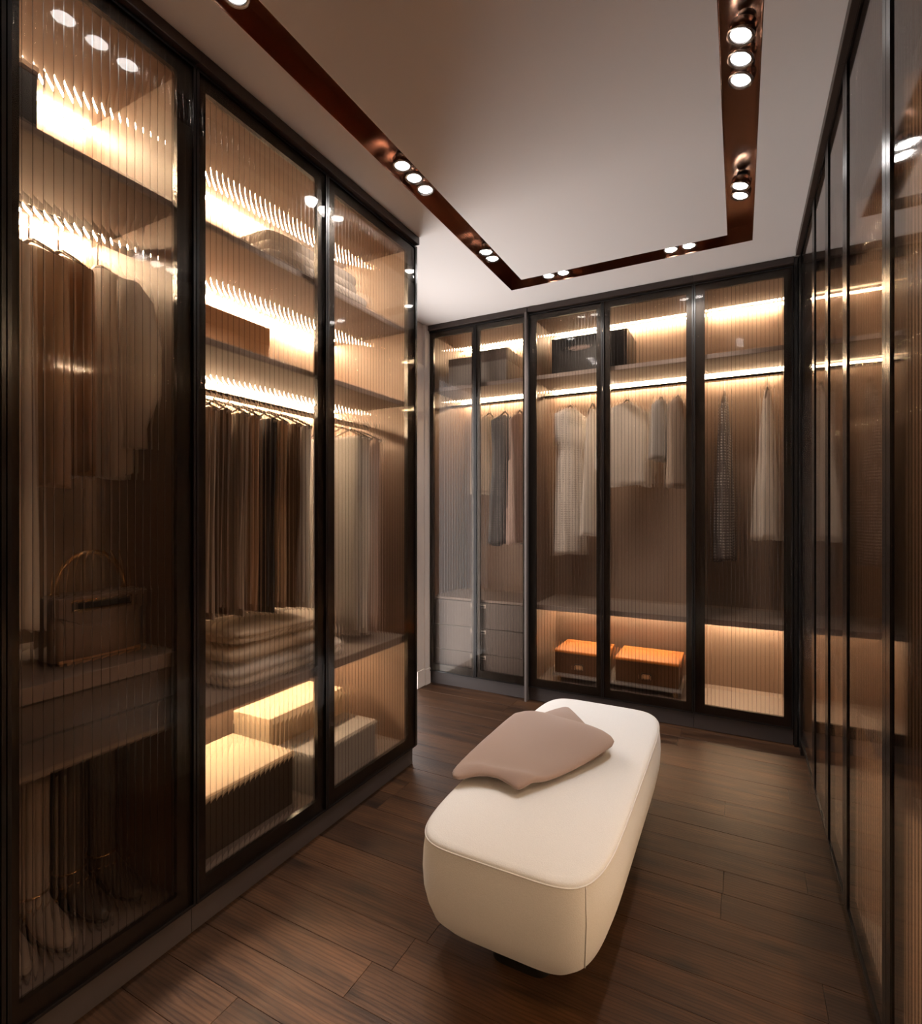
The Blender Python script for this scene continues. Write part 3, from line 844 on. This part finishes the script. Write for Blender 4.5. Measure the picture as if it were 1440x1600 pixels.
# black box with a hand hole on the far upper shelf
e, hx, hy, h = lidded('storage_box', 'blackbox', 'blackbox', -1.180, -0.655, 3.62, 3.95, SH + 0.001, 2.515, 'large glossy black box on the far upper shelf', 0.012)
MB().tube([(-0.13 + 0.055 * math.cos(a) * 1.0, -hy - 0.0005, 0.19 + 0.012 * math.sin(a)) for a in [2 * PI * k / 20 for k in range(20)]], 0.0025, 6, True).build('grip_rim', 'rod', e)
mm = MB(); mm.rings([[(-0.06 + 0.075 * math.cos(2 * PI * k / 24), yy, 0.185 + 0.014 * math.sin(2 * PI * k / 24)) for k in range(24)] for yy in (-hy + 0.004, -hy - 0.0008)]); mm.build('hand_hole', 'pink', e)
e, hx, hy, h = lidded('storage_box', 'greybox', 'greylid', -2.000, -1.735, 3.60, 3.92, SH + 0.001, 2.475, 'grey lidded box on the shelf above the drawers, next to the pale wall', 0.06)
e, hx, hy, h = lidded('storage_box', 'greybox', 'greylid', -1.715, -1.500, 3.58, 3.92, SH + 0.001, 2.500, 'grey-brown lidded box on the shelf above the blush dress', 0.09)
# orange boxes
for (x0, x1, lb) in ((-1.150, -0.800, 'orange box, sides painted as shaded, behind the far middle door, left of the stile'), (-0.735, -0.335, 'orange box, sides painted as shaded, right of the stile')):
    e, hx, hy, h = lidded('orange_box', 'orangeshade', 'orange', x0, x1, 3.60, 3.93, 0.175, 0.335, lb, 0.014, 'orange boxes on the tray')
    MB().box(-0.03, 0.03, -hy - 0.004, -hy + 0.003, 0.035, 0.075).build('label_holder', 'blackbox', e, 0.001)
    MB().box(-0.024, 0.024, -hy - 0.005, -hy - 0.0038, 0.041, 0.069).build('label_card', 'tanbox', e)
tr_ = empty('shoe_tray', (-0.742, 3.77, 0.113))
tag(tr_, 'low grey tray standing under the two orange boxes', 'tray')
MB().box(-0.42, 0.42, -0.175, 0.175, 0.042, 0.061).build('tray_board', 'greybox', tr_, 0.002)
for sx in (-0.38, 0.38):
    for sy in (-0.14, 0.14):
        MB().box(sx - 0.012, sx + 0.012, sy - 0.012, sy + 0.012, 0.0005, 0.042).build('foot', 'brass', tr_)
# left run boxes
lidded('storage_box', 'brownbox', 'creambox', -1.960, -1.600, 1.14, 1.590, 0.1135, 0.330, 'low dark brown box, its lit top painted pale, under the knitwear shelf', 0.010)  # cream lid colour stands in for LED light on the dark box top
lidded('storage_box', 'greybox', 'greybox', -1.770, -1.570, 1.66, 2.100, 0.1135, 0.285, 'pale grey box in front, behind the last left door', 0.05)
lidded('storage_box', 'creambox', 'creambox', -2.020, -1.790, 1.64, 2.120, 0.1135, 0.400, 'tall cream box standing behind the pale grey box', 0.06)
lidded('storage_box', 'tanbox', 'tanbox', -1.980, -1.700, 1.12, 1.560, 1.8625, 2.045, 'tan box on the second shelf above the trousers', 0.07)
lidded('storage_box', 'blackbox', 'pink', -1.900, -1.560, 0.612, 0.690, SH + 0.0005, 2.40, 'narrow black box on the top shelf at the left picture edge', 0.012)

# handbag on the drawer top
hb = empty('handbag', (LXP - 0.235, 0.885, 0.8725), R(90))
tag(hb, 'taupe leather handbag with an arched handle on the drawer top', 'handbag')
def rrect(hx, hy, z, n=40, p=5.0):
    return [(hx * math.copysign(abs(math.cos(2 * PI * i / n)) ** (2 / p), math.cos(2 * PI * i / n)), hy * math.copysign(abs(math.sin(2 * PI * i / n)) ** (2 / p), math.sin(2 * PI * i / n)), z) for i in range(n)]
MB().rings([rrect(.118, .055, .004), rrect(.127, .062, .012), rrect(.130, .064, .05), rrect(.128, .056, .12), rrect(.124, .036, .175), rrect(.121, .026, .188)]).build('bag_body', 'leather', hb)
fl_ = MB(); fl_.rings([[(x, -0.0445 - 0.016 * (1 - abs(z_ - 0.15) / 0.05) * 0.0 - d_, z_) for (x, z_) in
                        [(-.122, .186), (.122, .186), (.122, .135), (.06, .105), (.0, .100), (-.06, .105), (-.122, .135)]] for d_ in (0.0, 0.018)])
fl_.build('front_flap', 'leather', hb, 0.003)
MB().box(-0.075, 0.075, -0.067, -0.060, 0.150, 0.170).build('clasp_slot', 'void', hb, 0.002)
MB().tube([(-0.080, -0.064, 0.147), (0.080, -0.064, 0.147), (0.080, -0.064, 0.173), (-0.080, -0.064, 0.173)], 0.0028, 8, True).build('clasp_frame', 'brass', hb)
MB().tube([(0.098 * math.cos(a), 0.0, 0.18 + 0.125 * math.sin(a)) for a in [PI * k / 20 for k in range(21)]], 0.0065, 10).build('handle', 'brass', hb)
for sx in (-1, 1):
    MB().tube([(sx * 0.098 + 0.012 * math.cos(a), 0.0, 0.182 + 0.012 * math.sin(a)) for a in [2 * PI * k / 14 for k in range(14)]], 0.003, 6, True).build('handle_ring', 'brass', hb)
MB().box(-0.112, 0.112, -0.060, -0.050, 0.004, 0.012).build('base_trim', 'tanbox', hb, 0.001)

# tall boots under the drawers
def boot(x, y, rz, mat, label, hgt=0.44):
    e = empty('tall_boot', (x, y, 0.1135), rz)
    tag(e, label, 'boot', 'tall boots under the drawers')
    n = 24
    def ell(cx, hx, hy, z): return [(cx + hx * math.cos(2 * PI * i / n), hy * math.sin(2 * PI * i / n), z) for i in range(n)]
    MB().rings([ell(0, .036, .038, .05), ell(0.005, .038, .038, .10), ell(-.002, .042, .042, .18), ell(-.006, .052, .042, .30), ell(-.004, .056, .043, hgt - 0.01), ell(-.004, .055, .042, hgt)], True, True).build('shaft', mat, e)
    foot = []
    for (xx, hy, z0, z1) in ((-.042, .018, .036, .075), (-.03, .032, .032, .10), (0.0, .036, .028, .115), (.05, .036, .018, .085), (.10, .040, .010, .058), (.15, .038, .007, .042), (.185, .026, .007, .034), (.20, .010, .009, .026)):
        foot.append([(xx, hy * math.cos(2 * PI * i / 16), (z0 + z1) / 2 + (z1 - z0) / 2 * math.sin(2 * PI * i / 16)) for i in range(16)])
    MB().rings(foot).build('foot', mat, e)
    MB().box(-.045, .005, -.026, .026, 0.0005, .040).build('heel', 'blackbox', e, 0.004)
    so = MB(); so.rings([[(.045 + .16 * (math.cos(2 * PI * i / 24)) * (1 if math.cos(2 * PI * i / 24) > 0 else .35), .038 * math.sin(2 * PI * i / 24), z_) for i in range(24)] for z_ in (0.0005, 0.009)])
    so.build('sole', 'blackbox', e)
    MB().tube([(0.005 + 0.041 * math.cos(2 * PI * k / 20), 0.041 * math.sin(2 * PI * k / 20), 0.095) for k in range(20)], 0.004, 6, True).build('ankle_strap', 'brass', e)
boot(-1.80, 0.680, R(0), 'bootg', 'grey tall boot with a brass ankle strap, nearest the left picture edge')
boot(-1.80, 0.775, R(0), 'bootg', 'grey tall boot with a brass ankle strap, second from the left')
boot(-1.82, 0.880, R(0), 'boot', 'dark tall boot with a brass ankle strap, third from the left', 0.47)
boot(-1.82, 0.975, R(0), 'boot', 'dark tall boot with a brass ankle strap, next to the door stile', 0.47)

# ------------------------------------------------------------------ bench
BX, BYc, BHX, BHY = -0.557, 1.870, 0.2675, 0.635
be = empty('bench', (BX, BYc, 0))
tag(be, 'long cream upholstered bench with rounded corners in the middle of the floor', 'bench')
def bring(inset, z, n=120, p=6.3):
    out = []
    for i in range(n):
        a = 2 * PI * i / n
        c_, s_ = math.cos(a), math.sin(a)
        # spread points towards the corners
        x = math.copysign(abs(c_) ** (2 / p), c_); y_ = math.copysign(abs(s_) ** (2 / p), s_)
        out.append(((BHX - inset) * x, (BHY - inset) * y_, z))
    return out
body = [(.115, .112), (.080, .118), (.045, .135), (.020, .165), (.006, .205), (-.003, .25), (-.006, .30), (-.004, .345), (.0, .380), (.001, .389)]
MB().rings([bring(i_, z_) for i_, z_ in body], True, False).build('body', 'bench', be)
top = [(.001, .389), (.002, .395), (.007, .3995), (.02, .402), (.06, .405), (.13, .407), (.22, .408), (.262, .408)]
MB().rings([bring(i_, z_) for i_, z_ in top], False, True).build('seat_top', 'bench', be)
MB().tube(bring(.0005, .389, 160), 0.0022, 8, True).build('piping', 'bench', be)
# vertical seam at the near right corner
sx_, sy_ = None, None
rc = lambda i_, z_: min(bring(i_, z_, 400), key=lambda p: abs(math.atan2(p[1], p[0]) - math.atan2(-0.602, 0.232)))
MB().tube([rc(i_ - .0005, z_) for i_, z_ in body[1:]], 0.0018, 6).build('corner_seam', 'bench', be)
MB().rings([bring(.165, .001), bring(.165, .113)]).build('base_plinth', 'dark', be)

# throw lying on the bench, draped over its left edge
def chaikin(p, it=2):
    for _ in range(it):
        q = []
        for i in range(len(p)):
            a, b = p[i], p[(i + 1) % len(p)]
            q.append((a[0] * .75 + b[0] * .25, a[1] * .75 + b[1] * .25)); q.append((a[0] * .25 + b[0] * .75, a[1] * .25 + b[1] * .75))
        p = q
    return p
def resample(p, n):
    L = [0]
    for i in range(len(p)):
        a, b = p[i], p[(i + 1) % len(p)]
        L.append(L[-1] + math.hypot(b[0] - a[0], b[1] - a[1]))
    out = []
    for k in range(n):
        s = L[-1] * k / n
        i = max(j for j in range(len(p)) if L[j] <= s + 1e-9)
        f = (s - L[i]) / max(L[i + 1] - L[i], 1e-9)
        a, b = p[i], p[(i + 1) % len(p)]
        out.append((a[0] + (b[0] - a[0]) * f, a[1] + (b[1] - a[1]) * f))
    return out
def cloth_slab(poly, center, z0, zfun, th, name, mat, parent=None, it=2, n=110, rings_n=16):
    ol = resample(chaikin(poly, it), n)
    up, lo = [], []
    for k in range(rings_n + 1):
        r_ = k / rings_n
        rr = 1 - (1 - r_) ** 1.6
        edge = (max(0.0, 1 - rr ** 9)) ** 0.5
        ru, rl_ = [], []
        for (x, y_) in ol:
            px, py = center[0] + (x - center[0]) * rr, center[1] + (y_ - center[1]) * rr
            zb = z0 + zfun(px, py)
            ru.append((px, py, zb + th * (0.5 + 0.5 * edge))); rl_.append((px, py, zb + th * 0.5 * (1 - edge)))
        up.append(ru); lo.append(rl_)
    m = MB()
    m.rings(list(reversed(lo)) + up[1:], False, False)
    m2 = m
    o = None
    seq = up
    mm_ = MB()
    mm_.rings(up[1:], True, False)
    mm_.rings(lo[1:], True, False)
    o = mm_.build(name, mat, parent)
    bm = bmesh.new(); bm.from_mesh(o.data); bmesh.ops.remove_doubles(bm, verts=bm.verts, dist=2e-4); bmesh.ops.recalc_face_normals(bm, faces=bm.faces)
    for f in bm.faces: f.smooth = True
    bm.to_mesh(o.data); bm.free()
    return o
def drape(x, y_):
    over = max(0.0, -0.838 - x)
    return -0.8 * over - 12 * over * over
def zmain(x, y_):
    f = 0.006 * math.sin(9 * (x + y_)) * math.exp(-((x + 0.6) ** 2 + (y_ - 1.85) ** 2) / 0.04)
    hump = 0.030 * math.exp(-((x + 0.52) ** 2) / 0.03 - ((y_ - 1.97) ** 2) / 0.035)
    ridge = 0.012 * math.exp(-((y_ - 1.575 - 0.10 * (x + 0.7)) / 0.03) ** 2) * min(1.0, max(0.0, (x + 0.84) / 0.08))
    return f + hump + ridge + drape(x, y_)
main = [(-.815, 1.498), (-.848, 1.55), (-.872, 1.67), (-.890, 1.82), (-.888, 1.97), (-.862, 2.08), (-.80, 2.165), (-.72, 2.160), (-.63, 2.115), (-.52, 2.055), (-.425, 2.015), (-.398, 1.965), (-.420, 1.88), (-.50, 1.715), (-.595, 1.545), (-.612, 1.532), (-.640, 1.548), (-.70, 1.560), (-.77, 1.540)]
tb = empty('throw_blanket', (-.62, 1.85, .409))
tag(tb, 'folded taupe wool throw draped over the left edge of the bench', 'throw')
sh = lambda P: [(x + .62, y_ - 1.85) for x, y_ in P]
cloth_slab(sh(main), (-.02, 0.0), 0.010, lambda x, y_: zmain(x - .62, y_ + 1.85), 0.034, 'upper_fold', 'throw', tb, it=1)
under = [(-.80, 2.08), (-.77, 2.17), (-.703, 2.322), (-.684, 2.336), (-.664, 2.312), (-.596, 2.210), (-.495, 2.100), (-.43, 2.03), (-.44, 1.90), (-.60, 1.60), (-.74, 1.62), (-.79, 1.8)]
cloth_slab(sh(under), (0.0, 0.02), 0.0025, lambda x, y_: 0.012 * math.exp(-((x + .03) ** 2 + (y_ - .35) ** 2) / .01), 0.012, 'under_fold', 'throw', tb, it=1)
